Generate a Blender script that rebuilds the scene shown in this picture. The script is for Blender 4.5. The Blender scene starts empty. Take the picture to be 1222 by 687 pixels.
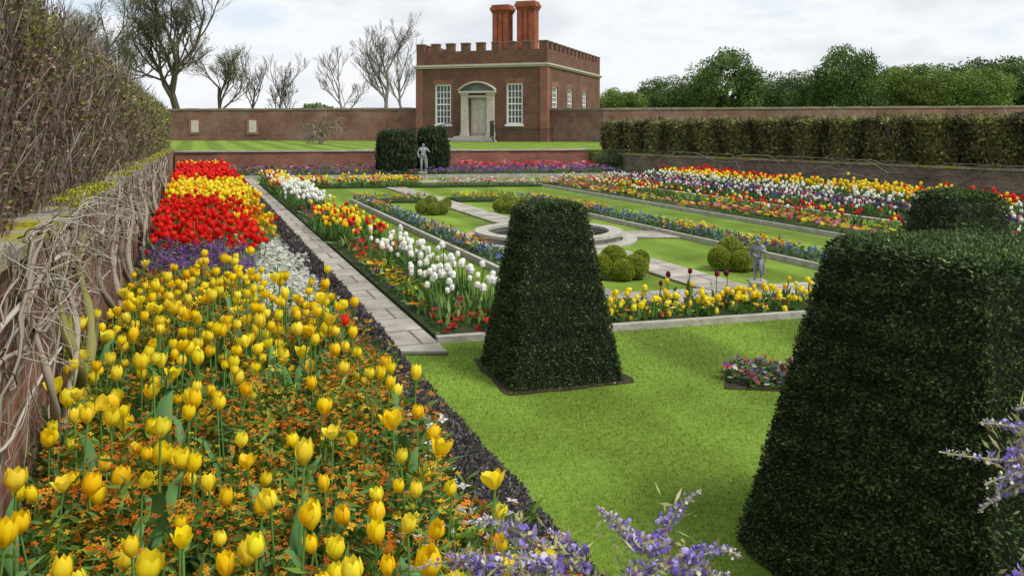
import bpy, math, random
import numpy as np
from mathutils import Vector
rng=np.random.default_rng(7); random.seed(7)
PI=math.pi
S=bpy.context.scene
KX=0.381
def W(a,D,z=0.0): return (a-KX*D, D, z)
def WN(a,D,z): return np.stack([a-KX*D,D,z+0*D],-1)
def sn(P,s,seed=0):
    r=np.random.default_rng(100+seed); o=np.zeros(len(P))
    for k in range(6):
        d=r.normal(size=3); d/=np.linalg.norm(d); f=s*(1+.6*k)
        o+=np.sin(P@d*f+r.uniform(0,6.28))/(1+.4*k)
    return o/3.0
# ---------------- mesh builder
class MB:
    def __init__(s): s.V=[];s.C=[];s.L=[];s.S=[];s.M=[];s.n=0
    def add(s,V,F,C=(1,1,1),m=0):
        V=np.asarray(V,float).reshape(-1,3)
        C=np.broadcast_to(np.asarray(C,float),(len(V),3))
        if not isinstance(F,list) or (len(F) and np.isscalar(F[0][0])): F=[F]
        for f in F:
            f=np.asarray(f,int)
            if f.size==0: continue
            s.L.append((f+s.n).ravel()); s.S.append(np.full(len(f),f.shape[1])); s.M.append(np.full(len(f),m))
        s.V.append(V); s.C.append(C); s.n+=len(V)
    def inst(s,T,pos,R,sc,col,m=0):
        TV,TF=T[0],T[1]; shade=T[2] if len(T)>2 else np.ones(len(TV))
        N=len(pos); 
        if N==0: return
        sc=np.asarray(sc,float)
        if sc.ndim==1: sc=sc[:,None].repeat(3,1)
        X=TV[None]*sc[:,None,:]
        X=np.einsum('nij,nkj->nki',R,X)+pos[:,None,:]
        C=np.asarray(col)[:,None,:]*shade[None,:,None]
        k=len(TV); off=(np.arange(N)*k)[:,None,None]
        s.add(X.reshape(-1,3),[ (np.asarray(f)[None]+off).reshape(-1,len(f[0])) for f in TF],C.reshape(-1,3),m)
    def obj(s,name,mats,smooth=False,parent=None,uv=False):
        me=bpy.data.meshes.new(name)
        V=np.concatenate(s.V); L=np.concatenate(s.L); Sz=np.concatenate(s.S); M=np.concatenate(s.M)
        me.vertices.add(len(V)); me.vertices.foreach_set('co',V.ravel())
        me.loops.add(len(L)); me.loops.foreach_set('vertex_index',L.astype(np.int32))
        me.polygons.add(len(Sz)); st=np.concatenate([[0],np.cumsum(Sz)[:-1]])
        me.polygons.foreach_set('loop_start',st.astype(np.int32)); me.polygons.foreach_set('loop_total',Sz.astype(np.int32))
        me.polygons.foreach_set('material_index',M.astype(np.int32))
        me.polygons.foreach_set('use_smooth',np.full(len(Sz),smooth))
        me.update(calc_edges=True)
        ca=me.color_attributes.new('Col','FLOAT_COLOR','POINT')
        C=np.concatenate([np.concatenate(s.C),np.ones((len(V),1))],1).clip(0,.93); ca.data.foreach_set('color',C.ravel())
        for m in (mats if isinstance(mats,(list,tuple)) else [mats]): me.materials.append(m)
        o=bpy.data.objects.new(name,me); S.collection.objects.link(o)
        if parent: o.parent=parent
        if uv: auto_uv(o)
        return o
def auto_uv(o):
    me=o.data; uvl=me.uv_layers.new(name='UV')
    for p in me.polygons:
        n=p.normal
        for li in p.loop_indices:
            co=me.vertices[me.loops[li].vertex_index].co
            if abs(n.z)>.7: uv=(co.x*.934+co.y*.356,-co.x*.356+co.y*.934)
            else:
                t=Vector((-n.y,n.x,0)); t.normalize(); uv=(co.dot(t),co.z)
            uvl.data[li].uv=uv
BF=[[0,3,2,1],[4,5,6,7],[0,1,5,4],[1,2,6,5],[2,3,7,6],[3,0,4,7]]
def box(mb,x0,x1,y0,y1,z0,z1,m=0,c=(1,1,1)):
    mb.add([(x0,y0,z0),(x1,y0,z0),(x1,y1,z0),(x0,y1,z0),(x0,y0,z1),(x1,y0,z1),(x1,y1,z1),(x0,y1,z1)],np.array(BF),c,m)
def prism(mb,pts,z0,z1,m=0,c=(1,1,1)):
    n=len(pts); z0=[z0]*n if np.isscalar(z0) else z0; z1=[z1]*n if np.isscalar(z1) else z1
    V=[(p[0],p[1],z) for p,z in zip(pts,z0)]+[(p[0],p[1],z) for p,z in zip(pts,z1)]
    V=np.array(V); mb.add(V,np.array(BF),c,m)
def quadgrid(a0,a1,D0,D1): 
    f=lambda D,a: D(a) if callable(D) else D
    return [W(a0,f(D0,a0))[:2],W(a1,f(D0,a1))[:2],W(a1,f(D1,a1))[:2],W(a0,f(D1,a0))[:2]]
def tube(mb,pts,rad,sides=5,col=(1,1,1),m=0):
    P=np.asarray(pts,float); n=len(P); rad=np.broadcast_to(rad,(n,)) if np.ndim(rad)<=1 else rad
    T=np.gradient(P,axis=0); T/=np.linalg.norm(T,axis=1)[:,None]+1e-9
    o=P[-1]-P[0]; ref=np.eye(3)[np.argmin(np.abs(o))]
    A=np.cross(T,ref); A/=np.linalg.norm(A,axis=1)[:,None]+1e-9; B=np.cross(T,A)
    th=np.arange(sides)*2*PI/sides
    V=P[:,None]+(A[:,None]*np.cos(th)[None,:,None]+B[:,None]*np.sin(th)[None,:,None])*np.asarray(rad)[:,None,None]
    i=np.arange(n-1)[:,None]*sides; j=np.arange(sides)[None]; j2=(j+1)%sides
    F=np.stack([i+j,i+j2,i+sides+j2,i+sides+j],-1).reshape(-1,4)
    mb.add(V.reshape(-1,3),F,col,m)
def unit(v): return v/(np.linalg.norm(v,axis=-1,keepdims=True)+1e-9)
def leaves(mb,P,d,L,w,col,m=0,tri=False):
    N=len(P); d=unit(d); s=unit(np.cross(d,rng.normal(size=(N,3))))
    L=np.broadcast_to(L,(N,))[:,None]; w=np.broadcast_to(w,(N,))[:,None]
    if tri:
        V=np.stack([P-s*w,P+s*w,P+d*L],1); F=np.arange(3*N).reshape(N,3); k=3
    else:
        V=np.stack([P,P+d*L*.5+s*w,P+d*L,P+d*L*.5-s*w],1); F=np.arange(4*N).reshape(N,4); k=4
    C=np.repeat(np.asarray(col),k,0) if np.ndim(col)==2 else col
    mb.add(V.reshape(-1,3),F,C,m)
def Rm(N,tilt=.2):
    y=rng.uniform(0,2*PI,N); t=rng.normal(0,tilt,N); ax=rng.uniform(0,2*PI,N)
    Rz=np.zeros((N,3,3)); Rz[:,0,0]=np.cos(y);Rz[:,0,1]=-np.sin(y);Rz[:,1,0]=np.sin(y);Rz[:,1,1]=np.cos(y);Rz[:,2,2]=1
    K=np.zeros((N,3,3)); kx,ky=np.cos(ax),np.sin(ax)
    K[:,0,2]=ky;K[:,1,2]=-kx;K[:,2,0]=-ky;K[:,2,1]=kx
    R=np.eye(3)[None]+np.sin(t)[:,None,None]*K+(1-np.cos(t))[:,None,None]*(K@K)
    return R@Rz
def pick(cols,N,jit=.12,w=None):
    cols=np.array(cols,float); i=rng.choice(len(cols),N,p=None if w is None else np.array(w)/sum(w))
    return cols[i]*rng.uniform(1-jit,1+jit,(N,1))*rng.uniform(.95,1.05,(N,3))
# ---------------- materials
def newmat(name):
    m=bpy.data.materials.new(name); m.use_nodes=True; nt=m.node_tree; nt.nodes.clear()
    out=nt.nodes.new('ShaderNodeOutputMaterial'); return m,nt,out
def attr_mat(name,rough=.6,trans=.0,spec=.3):
    m,nt,out=newmat(name); a=nt.nodes.new('ShaderNodeAttribute'); a.attribute_name='Col'
    p=nt.nodes.new('ShaderNodeBsdfPrincipled'); p.inputs['Roughness'].default_value=rough; p.inputs['Specular IOR Level'].default_value=spec
    nt.links.new(a.outputs['Color'],p.inputs['Base Color'])
    if trans>0:
        t=nt.nodes.new('ShaderNodeBsdfTranslucent'); nt.links.new(a.outputs['Color'],t.inputs['Color'])
        mx=nt.nodes.new('ShaderNodeMixShader'); mx.inputs[0].default_value=trans
        nt.links.new(p.outputs[0],mx.inputs[1]); nt.links.new(t.outputs[0],mx.inputs[2]); nt.links.new(mx.outputs[0],out.inputs[0])
    else: nt.links.new(p.outputs[0],out.inputs[0])
    return m
def noise_mat(name,stops,scale=5,detail=8,rough=.85,bump=.3,bscale=None,spec=.25,metal=0,scale2=None,stripe=0):
    m,nt,out=newmat(name); tc=nt.nodes.new('ShaderNodeTexCoord')
    n=nt.nodes.new('ShaderNodeTexNoise'); n.inputs['Scale'].default_value=scale; n.inputs['Detail'].default_value=detail; n.inputs['Roughness'].default_value=.65
    nt.links.new(tc.outputs['Object'],n.inputs['Vector'])
    r=nt.nodes.new('ShaderNodeValToRGB'); e=r.color_ramp.elements
    while len(e)<len(stops): e.new(.5)
    for i,(p_,c) in enumerate(stops): e[i].position=p_; e[i].color=(*c,1)
    nt.links.new(n.outputs['Fac'],r.inputs[0]); colout=r.outputs[0]
    def scl(colout,val):
        vm=nt.nodes.new('ShaderNodeVectorMath'); vm.operation='SCALE'; nt.links.new(colout,vm.inputs[0]); nt.links.new(val,vm.inputs['Scale']); return vm.outputs[0]
    if scale2:
        n2=nt.nodes.new('ShaderNodeTexNoise'); n2.inputs['Scale'].default_value=scale2; n2.inputs['Detail'].default_value=6
        nt.links.new(tc.outputs['Object'],n2.inputs['Vector'])
        mr=nt.nodes.new('ShaderNodeMapRange'); mr.inputs[1].default_value=.3; mr.inputs[2].default_value=.7; mr.inputs[3].default_value=.75; mr.inputs[4].default_value=1.25
        nt.links.new(n2.outputs['Fac'],mr.inputs[0]); colout=scl(colout,mr.outputs[0])
    if stripe:
        dt=nt.nodes.new('ShaderNodeVectorMath'); dt.operation='DOT_PRODUCT'; dt.inputs[1].default_value=(.934*stripe,.356*stripe,0); nt.links.new(tc.outputs['Object'],dt.inputs[0])
        si=nt.nodes.new('ShaderNodeMath'); si.operation='SINE'; nt.links.new(dt.outputs['Value'],si.inputs[0])
        mr=nt.nodes.new('ShaderNodeMapRange'); mr.inputs[1].default_value=-.4; mr.inputs[2].default_value=.4; mr.inputs[3].default_value=.84; mr.inputs[4].default_value=1.16
        nt.links.new(si.outputs[0],mr.inputs[0]); colout=scl(colout,mr.outputs[0])
    p=nt.nodes.new('ShaderNodeBsdfPrincipled'); p.inputs['Roughness'].default_value=rough; p.inputs['Specular IOR Level'].default_value=spec; p.inputs['Metallic'].default_value=metal
    nt.links.new(colout,p.inputs['Base Color'])
    if bump:
        nb=nt.nodes.new('ShaderNodeTexNoise'); nb.inputs['Scale'].default_value=bscale or scale*4; nb.inputs['Detail'].default_value=6
        nt.links.new(tc.outputs['Object'],nb.inputs['Vector'])
        b=nt.nodes.new('ShaderNodeBump'); b.inputs['Strength'].default_value=bump; b.inputs['Distance'].default_value=.02
        nt.links.new(nb.outputs['Fac'],b.inputs['Height']); nt.links.new(b.outputs[0],p.inputs['Normal'])
    nt.links.new(p.outputs[0],out.inputs[0]); return m
def brick_mat(name,c1,c2,mort,bw=.22,bh=.075,ms=.008,dirt=((.0,(.45,.42,.4)),(1,(1.25,1.2,1.15))),dscale=1.2,rough=.9,lichen=None):
    m,nt,out=newmat(name); uv=nt.nodes.new('ShaderNodeUVMap'); uv.uv_map='UV'
    b=nt.nodes.new('ShaderNodeTexBrick'); b.inputs['Scale'].default_value=1; b.inputs['Brick Width'].default_value=bw; b.inputs['Row Height'].default_value=bh
    b.inputs['Mortar Size'].default_value=ms; b.inputs['Color1'].default_value=(*c1,1); b.inputs['Color2'].default_value=(*c2,1); b.inputs['Mortar'].default_value=(*mort,1)
    nt.links.new(uv.outputs[0],b.inputs['Vector'])
    tc=nt.nodes.new('ShaderNodeTexCoord'); n=nt.nodes.new('ShaderNodeTexNoise'); n.inputs['Scale'].default_value=dscale; n.inputs['Detail'].default_value=10; n.inputs['Roughness'].default_value=.7
    nt.links.new(tc.outputs['Object'],n.inputs['Vector'])
    r=nt.nodes.new('ShaderNodeValToRGB'); e=r.color_ramp.elements; e[0].position=.28; e[1].position=.72; e[0].color=(*dirt[0][1],1); e[1].color=(*dirt[1][1],1)
    nt.links.new(n.outputs['Fac'],r.inputs[0])
    mx=nt.nodes.new('ShaderNodeMix'); mx.data_type='RGBA'; mx.blend_type='MULTIPLY'; mx.inputs[0].default_value=1
    nt.links.new(b.outputs['Color'],mx.inputs[6]); nt.links.new(r.outputs[0],mx.inputs[7]); col=mx.outputs[2]
    if lichen:
        n3=nt.nodes.new('ShaderNodeTexNoise'); n3.inputs['Scale'].default_value=lichen[1]; n3.inputs['Detail'].default_value=9; n3.inputs['Roughness'].default_value=.75
        mp=nt.nodes.new('ShaderNodeMapping'); mp.inputs['Location'].default_value=(5,3,9); nt.links.new(tc.outputs['Object'],mp.inputs[0]); nt.links.new(mp.outputs[0],n3.inputs['Vector'])
        mr=nt.nodes.new('ShaderNodeMapRange'); mr.inputs[1].default_value=.48; mr.inputs[2].default_value=.66; mr.inputs[3].default_value=0; mr.inputs[4].default_value=lichen[2]
        nt.links.new(n3.outputs['Fac'],mr.inputs[0]); m2=nt.nodes.new('ShaderNodeMix'); m2.data_type='RGBA'; m2.inputs[7].default_value=(*lichen[0],1)
        nt.links.new(mr.outputs[0],m2.inputs[0]); nt.links.new(col,m2.inputs[6]); col=m2.outputs[2]
    p=nt.nodes.new('ShaderNodeBsdfPrincipled'); p.inputs['Roughness'].default_value=rough; p.inputs['Specular IOR Level'].default_value=.2
    nt.links.new(col,p.inputs['Base Color'])
    bp=nt.nodes.new('ShaderNodeBump'); bp.inputs['Strength'].default_value=.6; bp.inputs['Distance'].default_value=.01; bp.invert=True
    nt.links.new(b.outputs['Fac'],bp.inputs['Height']); nt.links.new(bp.outputs[0],p.inputs['Normal'])
    nt.links.new(p.outputs[0],out.inputs[0]); return m
M_lawn=noise_mat('lawn_grass',[(.3,(.10,.17,.020)),(.5,(.14,.22,.028)),(.7,(.20,.28,.046))],scale=30,rough=.95,bump=.5,bscale=160,spec=.1,scale2=1.3,stripe=5.2)
M_leaf=attr_mat('leaf',.55,.25,.3); M_petal=attr_mat('petal',.5,.35,.25); M_yew=attr_mat('yew_leaf',.6,.08,.3); M_bark=attr_mat('bark',.9,0,.15)
M_soil=noise_mat('soil',[(.3,(.018,.012,.008)),(.7,(.06,.042,.028))],scale=14,bump=1,bscale=40)
M_bedgreen=noise_mat('bed_undergrowth',[(.3,(.018,.03,.009)),(.7,(.045,.075,.018))],scale=20,bump=1,bscale=50)
M_stone=brick_mat('flagstone',(.44,.42,.37),(.34,.32,.28),(.17,.16,.12),.62,.42,.012,dscale=3,dirt=((0,(.5,.48,.45)),(1,(1.15,1.15,1.12))))
M_kerb=noise_mat('kerb_stone',[(.3,(.26,.245,.21)),(.7,(.46,.44,.39))],scale=9,bump=.4)
M_brick=brick_mat('old_brick',(.38,.15,.095),(.22,.10,.07),(.34,.29,.23),dscale=3.2,dirt=((0,(.4,.35,.33)),(1,(1.3,1.25,1.2))),lichen=((.32,.30,.24),7,.6))
M_brickh=brick_mat('house_brick',(.19,.085,.055),(.12,.062,.047),(.17,.135,.11),.24,.08,.008,dscale=1.0,dirt=((0,(.6,.56,.54)),(1,(1.3,1.25,1.2))))
M_brickc=brick_mat('chimney_brick',(.42,.12,.06),(.30,.085,.045),(.3,.16,.1),.24,.08,.008,dscale=1.5)
M_brickb=brick_mat('garden_wall_brick',(.24,.105,.072),(.16,.08,.06),(.24,.19,.16),.24,.08,.01,dscale=.7,dirt=((0,(.42,.39,.38)),(1,(1.3,1.25,1.2))),lichen=((.22,.19,.16),.9,.6))
M_brickr=brick_mat('retaining_wall_brick',(.34,.125,.08),(.23,.09,.065),(.26,.19,.16),.24,.08,.01,dscale=.9,dirt=((0,(.5,.46,.44)),(1,(1.3,1.25,1.2))),lichen=((.16,.13,.11),1.3,.6))
M_coping=noise_mat('mossy_coping',[(.32,(.12,.11,.09)),(.45,(.32,.30,.25)),(.52,(.27,.25,.11)),(.60,(.30,.28,.03))],scale=3.2,detail=12,bump=1,bscale=25)
M_wallstone=brick_mat('rough_wall',(.26,.21,.17),(.18,.145,.12),(.26,.23,.19),.2,.09,.012,dscale=2.0,dirt=((0,(.4,.37,.35)),(1,(1.2,1.15,1.1))),lichen=((.14,.12,.09),2.5,.6))
M_trim=noise_mat('pale_stone_trim',[(.3,(.40,.36,.29)),(.7,(.56,.52,.44))],scale=5,bump=.1)
M_white=noise_mat('white_paint',[(.3,(.7,.69,.66)),(.7,(.82,.81,.78))],scale=8,bump=0,rough=.5)
M_glass=noise_mat('window_glass',[(.3,(.02,.025,.03)),(.7,(.06,.07,.08))],scale=1.5,bump=0,rough=.08,spec=.6)
M_water=noise_mat('pond_water',[(.3,(.012,.018,.014)),(.7,(.03,.035,.025))],scale=2,rough=.06,bump=.15,bscale=14,spec=.5)
M_lead=noise_mat('lead_statue',[(.3,(.16,.18,.20)),(.7,(.34,.37,.40))],scale=12,bump=.3,rough=.6)
M_pale=noise_mat('weathered_statue_stone',[(.3,(.12,.13,.15)),(.7,(.40,.42,.45))],scale=30,bump=.6,rough=.8)
M_iron=noise_mat('iron',[(.3,(.015,.015,.016)),(.7,(.03,.03,.03))],scale=12,bump=0,rough=.5)
M_roof=noise_mat('lead_roof',[(.3,(.12,.12,.125)),(.7,(.2,.2,.2))],scale=2,bump=0,rough=.7)
# ---------------- ground
def aR(D): return 14.5+(30.4-D)*.162
def DB(a): return 28.4+.13*a
mb=MB()
fl=[W(-.85,-9),W(aR(-9)+.25,-9),W(aR(30.4)+.25,DB(14.7)+.2),W(-.85,DB(-.9)+.2)]
zt=.73; R_=2500
top=[(p[0],p[1],zt) for p in fl]
out_=[(-R_,-R_,zt),(R_,-R_,zt),(R_,R_,zt),(-R_,R_,zt)]
mb.add(fl+top+out_,np.array([[0,1,2,3],[0,4,5,1],[1,5,6,2],[2,6,7,3],[3,7,4,0],[4,8,9,5],[5,9,10,6],[6,10,11,7],[7,11,8,4]]))
mb.obj('ground',M_lawn)
def N0(a): return 5.7+.253*a
# ---------------- beds, paths
beds=MB(); paths=MB(); kerbs=MB(); soil=MB()
def bed(a0,a1,D0,D1,h=.05): prism(beds,quadgrid(a0,a1,D0,D1),-.02,h)
def path(a0,a1,D0,D1,h=.022): prism(paths,quadgrid(a0,a1,D0,D1),-.02,h)
def kerb(a0,a1,D0,D1,h=.07): prism(kerbs,quadgrid(a0,a1,D0,D1),-.02,h)
prism(soil,quadgrid(-.66,1.40,-2,28),-.02,.05)
path(1.43,1.78,5.85,26.5,.03)
DF=lambda a: 20.3+.13*a
BD=.52
bed(1.80,2.50,lambda a:N0(a)+.06,22.8); kerb(2.50,2.56,lambda a:N0(a)+.8,21)
bed(2.50,10,lambda a:N0(a)+.06,lambda a:N0(a)+BD,.04); kerb(1.80,10,N0,lambda a:N0(a)+.06,.05)
kerb(2.56,10,lambda a:N0(a)+BD,lambda a:N0(a)+BD+.05,.05)
kerb(3.30,3.36,7.6,17.6); bed(3.36,3.72,7.6,17.6); kerb(3.72,3.78,7.6,17.6)
kerb(6.95,7.01,8.3,18.1); bed(7.01,7.5,8.3,18.1); kerb(7.5,7.56,8.3,18.1)
path(3.78,4.02,7.7,17.0)
bed(3.8,4.95,lambda a:16.7+.15*a,lambda a:17.5+.15*a); bed(5.55,6.9,lambda a:16.7+.15*a,lambda a:17.5+.15*a)
path(4.95,5.5,8.0,26,.024); path(4.02,4.95,11.7,12.4,.024); path(5.5,6.95,11.9,12.6,.024)
path(4.02,6.95,lambda a:N0(a)+.7,lambda a:N0(a)+1.2,.026)
bed(9.25,10.6,9.3,22.5); kerb(9.2,9.25,9.3,22.5); path(11.6,11.8,9,24); bed(11.8,15.9,9,24)
bed(2.6,13.8,lambda a:DF(a)+.6,lambda a:DF(a)+1.5)
bed(-.5,14.2,lambda a:DB(a)-3.4,lambda a:DB(a)-.1); kerb(1.5,14,lambda a:DB(a)-3.5,lambda a:DB(a)-3.4,.1)
path(1.8,14,lambda a:DF(a)+2.4,lambda a:DF(a)+3.1)
beds.obj('flower_bed_ground',M_bedgreen); soil.obj('soil',M_soil); paths.obj('stone_path',M_stone,uv=True); kerbs.obj('stone_kerb',M_kerb)
# ---------------- walls
def wall(name,pA,pB,th,z0,z1A,z1B,mat,cop=None,copm=None,side=1,over=.04,parts=.7,jit=.012):
    d=np.array([pB[0]-pA[0],pB[1]-pA[1]]); d/=np.linalg.norm(d); n=np.array([-d[1],d[0]])*side
    m=MB(); A=np.array(pA);B=np.array(pB)
    pts=[A,B,B+n*th,A+n*th]
    if side<0: pts=[A,A+n*th,B+n*th,B]; zz=[z1A,z1A,z1B,z1B]
    else: zz=[z1A,z1B,z1B,z1A]
    prism(m,pts,z0,zz,0)
    o=m.obj(name,[mat],uv=True)
    if cop:
        seg=max(1,int(np.linalg.norm(B-A)/parts)); mc=MB()
        for i in range(seg):
            f0=i/seg; f1=(i+1)/seg-.008/np.linalg.norm(B-A)
            j=rng.uniform(-jit,jit); ov=over+rng.uniform(-jit,jit)
            P0=A+(B-A)*f0; P1=A+(B-A)*f1; za=z1A+(z1B-z1A)*f0; zb=z1A+(z1B-z1A)*f1
            q=[P0-n*ov,P1-n*ov,P1+n*(th+ov),P0+n*(th+ov)]; zz=[za,zb,zb,za]
            if side<0: q=[q[0],q[3],q[2],q[1]]; zz=[za,za,zb,zb]
            prism(mc,q,[v+.002 for v in zz],[v+cop+j+rng.uniform(-jit,jit)*.5 for v in zz])
        mc.obj('coping',[copm],parent=o)
    return o
wall('old_brick_wall',W(-.66,-3)[:2],W(-.66,29.0)[:2],.26,-.05,1.20,.78,M_brick,.06,M_coping,1,.035,.42,.016)
wall('old_garden_wall',W(aR(-2),-2)[:2],W(aR(30.3),30.3)[:2],.35,-.05,.80,.60,M_wallstone,.05,M_coping,-1)
wall('retaining_wall',W(-.6,DB(-.6))[:2],W(14.3,DB(14.3))[:2],.3,-.05,.70,.72,M_brickr,.05,M_kerb,1)
wall('tall_brick_wall',(-26,50.5),(-5.2,49.2),.5,.6,2.5,2.55,M_brickb,.12,M_wallstone,1)
wall('tall_brick_wall',(1.95,46.4),(4.9,45.0),.4,.6,2.45,2.45,M_brickb,.12,M_wallstone,1)
wall('tall_brick_wall',(4.9,45.0),(45,51.0),.4,.6,2.45,2.8,M_brickb,.12,M_wallstone,1)
# ---------------- house
H=bpy.data.objects.new('brick_house',None); S.collection.objects.link(H)
H.location=(-5.54,48.6,zt); H.rotation_euler=(0,0,math.atan2(-.331,.944))
HW,HD=7.91,12.5
def wallgrid(m,L,T,zs,openings,place):
    xs=sorted(set([0,L]+[o[0] for o in openings]+[o[1] for o in openings])); zz=sorted(set(zs+[o[2] for o in openings]+[o[3] for o in openings]))
    for x0,x1 in zip(xs[:-1],xs[1:]):
        for z0,z1 in zip(zz[:-1],zz[1:]):
            cx,cz=(x0+x1)/2,(z0+z1)/2
            if any(o[0]<cx<o[1] and o[2]<cz<o[3] for o in openings): continue
            place(m,x0,x1,z0,z1,T)
fo=[(1.17,2.18,.95,3.25),(5.53,6.5,.95,3.25),(3.35,4.36,.3,2.45)]
so=[(1.0,2.1,1.3,3.1),(4.2,5.3,1.3,3.1),(7.7,8.8,1.3,3.1)]
m=MB()
wallgrid(m,HW,.35,[-.3,4.15],fo,lambda m,x0,x1,z0,z1,T: box(m,x0,x1,0,T,z0,z1))
wallgrid(m,HD-.7,.35,[-.3,4.15],[(o[0]-.35,o[1]-.35,o[2],o[3]) for o in so],lambda m,x0,x1,z0,z1,T: box(m,HW-T,HW,x0+.35,x1+.35,z0,z1))
box(m,0,.35,.35,HD-.35,-.3,4.15); box(m,0,HW,HD-.35,HD,-.3,4.15)
for (x0,x1,y0,y1) in [(0,HW,0,.35),(0,HW,HD-.35,HD),(0,.35,.35,HD-.35),(HW-.35,HW,.35,HD-.35)]:
    box(m,x0,x1,y0,y1,4.36,5.12)
m.obj('walls',[M_brickh],parent=H,uv=True)
m=MB(); c=MB()
nm=9; pw=HW/(nm*2-1)
for i in range(nm):
    x0=i*2*pw; 
    for yb in (0,HD-.35):
        box(m,x0,x0+pw,yb,yb+.35,5.12,5.52); box(c,x0-.03,x0+pw+.03,yb-.03,yb+.38,5.522,5.59)
nm=13; pw=(HD-.9)/(nm*2)
for i in range(nm):
    y0=.45+i*2*pw+pw*.3
    for xb in (0,HW-.35):
        box(m,xb,xb+.35,y0+pw*.5,y0+pw*1.5,5.12,5.52); box(c,xb-.03,xb+.38,y0+pw*.5-.03,y0+pw*1.5+.03,5.522,5.59)
m.obj('battlements',[M_brickh],parent=H,uv=True)
c.obj('battlement_coping',[M_wallstone],parent=H,uv=True)
m=MB()
def ring(m,e,z0,z1):
    box(m,-e,HW+e,-e,.0-.002+.05,z0,z1); box(m,-e,HW+e,HD-.05,HD+e,z0,z1); box(m,-e,.05,.05,HD-.05,z0,z1); box(m,HW-.05,HW+e,.05,HD-.05,z0,z1)
ring(m,.08,4.152,4.24); ring(m,.16,4.242,4.33); ring(m,.05,4.332,4.358)
m.obj('cornice',[M_trim],parent=H)
m=MB(); box(m,-.03,.4,-.03,-.002,-.28,4.15); box(m,HW-.4,HW+.03,-.03,-.002,-.28,4.15); box(m,HW+.002,HW+.03,0,.4,-.28,4.15); m.obj('corner_pilasters',[M_brickr],parent=H,uv=True)
m=MB(); box(m,.2,HW-.2,.2,HD-.2,4.3,4.5); m.obj('roof',[M_roof],parent=H)
def window(face,x0,x1,z0,z1,cols=3,rows=6):
    fr=MB(); gl=MB()
    def B(mm,a,b,c_,d,z_,w):
        if face=='f': box(mm,a,b,c_,d,z_,w)
        else: box(mm,HW-d,HW-c_,a,b,z_,w)
    t=.09
    B(fr,x0,x0+t,.06,.2,z0,z1); B(fr,x1-t,x1,.06,.2,z0,z1); B(fr,x0+t,x1-t,.06,.2,z1-t,z1); B(fr,x0+t,x1-t,.06,.2,z0,z0+t)
    zm=(z0+z1)/2; B(fr,x0+t,x1-t,.08,.18,zm-.035,zm+.035)
    for i in range(1,cols): x=x0+t+(x1-x0-2*t)*i/cols; B(fr,x-.02,x+.02,.1,.16,z0+t,z1-t)
    for i in range(1,rows):
        if i*2==rows: continue
        z=z0+t+(z1-z0-2*t)*i/rows; B(fr,x0+t,x1-t,.105,.155,z-.02,z+.02)
    B(fr,x0-.06,x1+.06,-.07,.05,z0-.1,z0-.002)
    B(gl,x0+.02,x1-.02,.14,.148,z0+.02,z1-.02)
    fr.obj('window_frame',[M_white],parent=H); gl.obj('window_pane',[M_glass],parent=H)
    l=MB(); B(l,x0-.1,x1+.1,-.012,.04,z1+.002,z1+.26); l.obj('window_lintel',[M_brickr],parent=H,uv=True)
window('f',*fo[0],4,6); window('f',*fo[1],4,6)
for o in so: window('s',*o)
m=MB()
for x in (2.85,4.42):
    box(m,x,x+.42,-.16,-.002,.3,2.6); box(m,x-.04,x+.46,-.2,-.001,.3,.5); box(m,x-.04,x+.46,-.2,-.001,2.602,2.72)
box(m,3.27,4.42,-.1,-.002,2.46,2.6)
box(m,2.75,4.94,-.28,-.002,2.722,2.84)
xs=np.linspace(-1.1,1.1,17); zf=lambda x:.46*max(0,math.cos(x/1.1*PI/2))**.8
for i in range(16):
    za=zf(xs[i]); zb=zf(xs[i+1]); x0=3.845+xs[i]; x1=3.845+xs[i+1]
    V=[(x0,-.3,2.842+za),(x1,-.3,2.842+zb),(x1,0,2.842+zb),(x0,0,2.842+za),(x0,-.3,2.93+za),(x1,-.3,2.93+zb),(x1,0,2.93+zb),(x0,0,2.93+za)]
    m.add(V,np.array(BF))
m.obj('doorcase',[M_trim],parent=H)
m=MB()
for i in range(16):
    za=zf(xs[i]); zb=zf(xs[i+1]); x0=3.845+xs[i]; x1=3.845+xs[i+1]
    V=[(x0,-.06,2.842),(x1,-.06,2.842),(x1,0,2.842),(x0,0,2.842),(x0,-.06,2.841+za),(x1,-.06,2.841+zb),(x1,0,2.841+zb),(x0,0,2.841+za)]; m.add(V,np.array(BF))
m.obj('pediment_tympanum',[M_roof],parent=H)
m=MB(); box(m,3.35,4.36,.16,.22,.3,2.45)
for z0,z1 in((.45,1.1),(1.2,1.75),(1.85,2.3)):
    for x0 in (3.45,3.92): box(m,x0,x0+.35,.135,.16,z0,z1)
m.obj('door',[M_trim],parent=H)
m=MB()
for i in range(4): box(m,3.845-1.1-.25*i,3.845+1.1+.25*i,-1.0-.3*i,-.21 if i==0 else -1.0-.3*(i-1)-.001,-.3,.3-.1*i)
m.obj('steps',[M_kerb],parent=H)
m=MB()
for sx in (-1,1):
    ps=[(3.845+sx*1.05,-.3,1.15),(3.845+sx*1.1,-1.0,1.1),(3.845+sx*1.7,-1.9,.85)]; tube(m,ps,.03,6)
    for p0,p1 in zip(ps[:-1],ps[1:]):
        for k in range(7):
            f=k/7; x=p0[0]+(p1[0]-p0[0])*f; y=p0[1]+(p1[1]-p0[1])*f; z=p0[2]+(p1[2]-p0[2])*f
            tube(m,[(x,y,z-1.0),(x,y,z)],.014,4)
for x in np.arange(-3.2,-.0,.16):
    for s_ in (0,1):
        xx=3.845-1.75+x if s_==0 else 3.845+1.75-x
        if s_==0 and xx<.6: continue
        tube(m,[(xx,-1.9,-.2),(xx,-1.9,.75)],.013,4)
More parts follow.
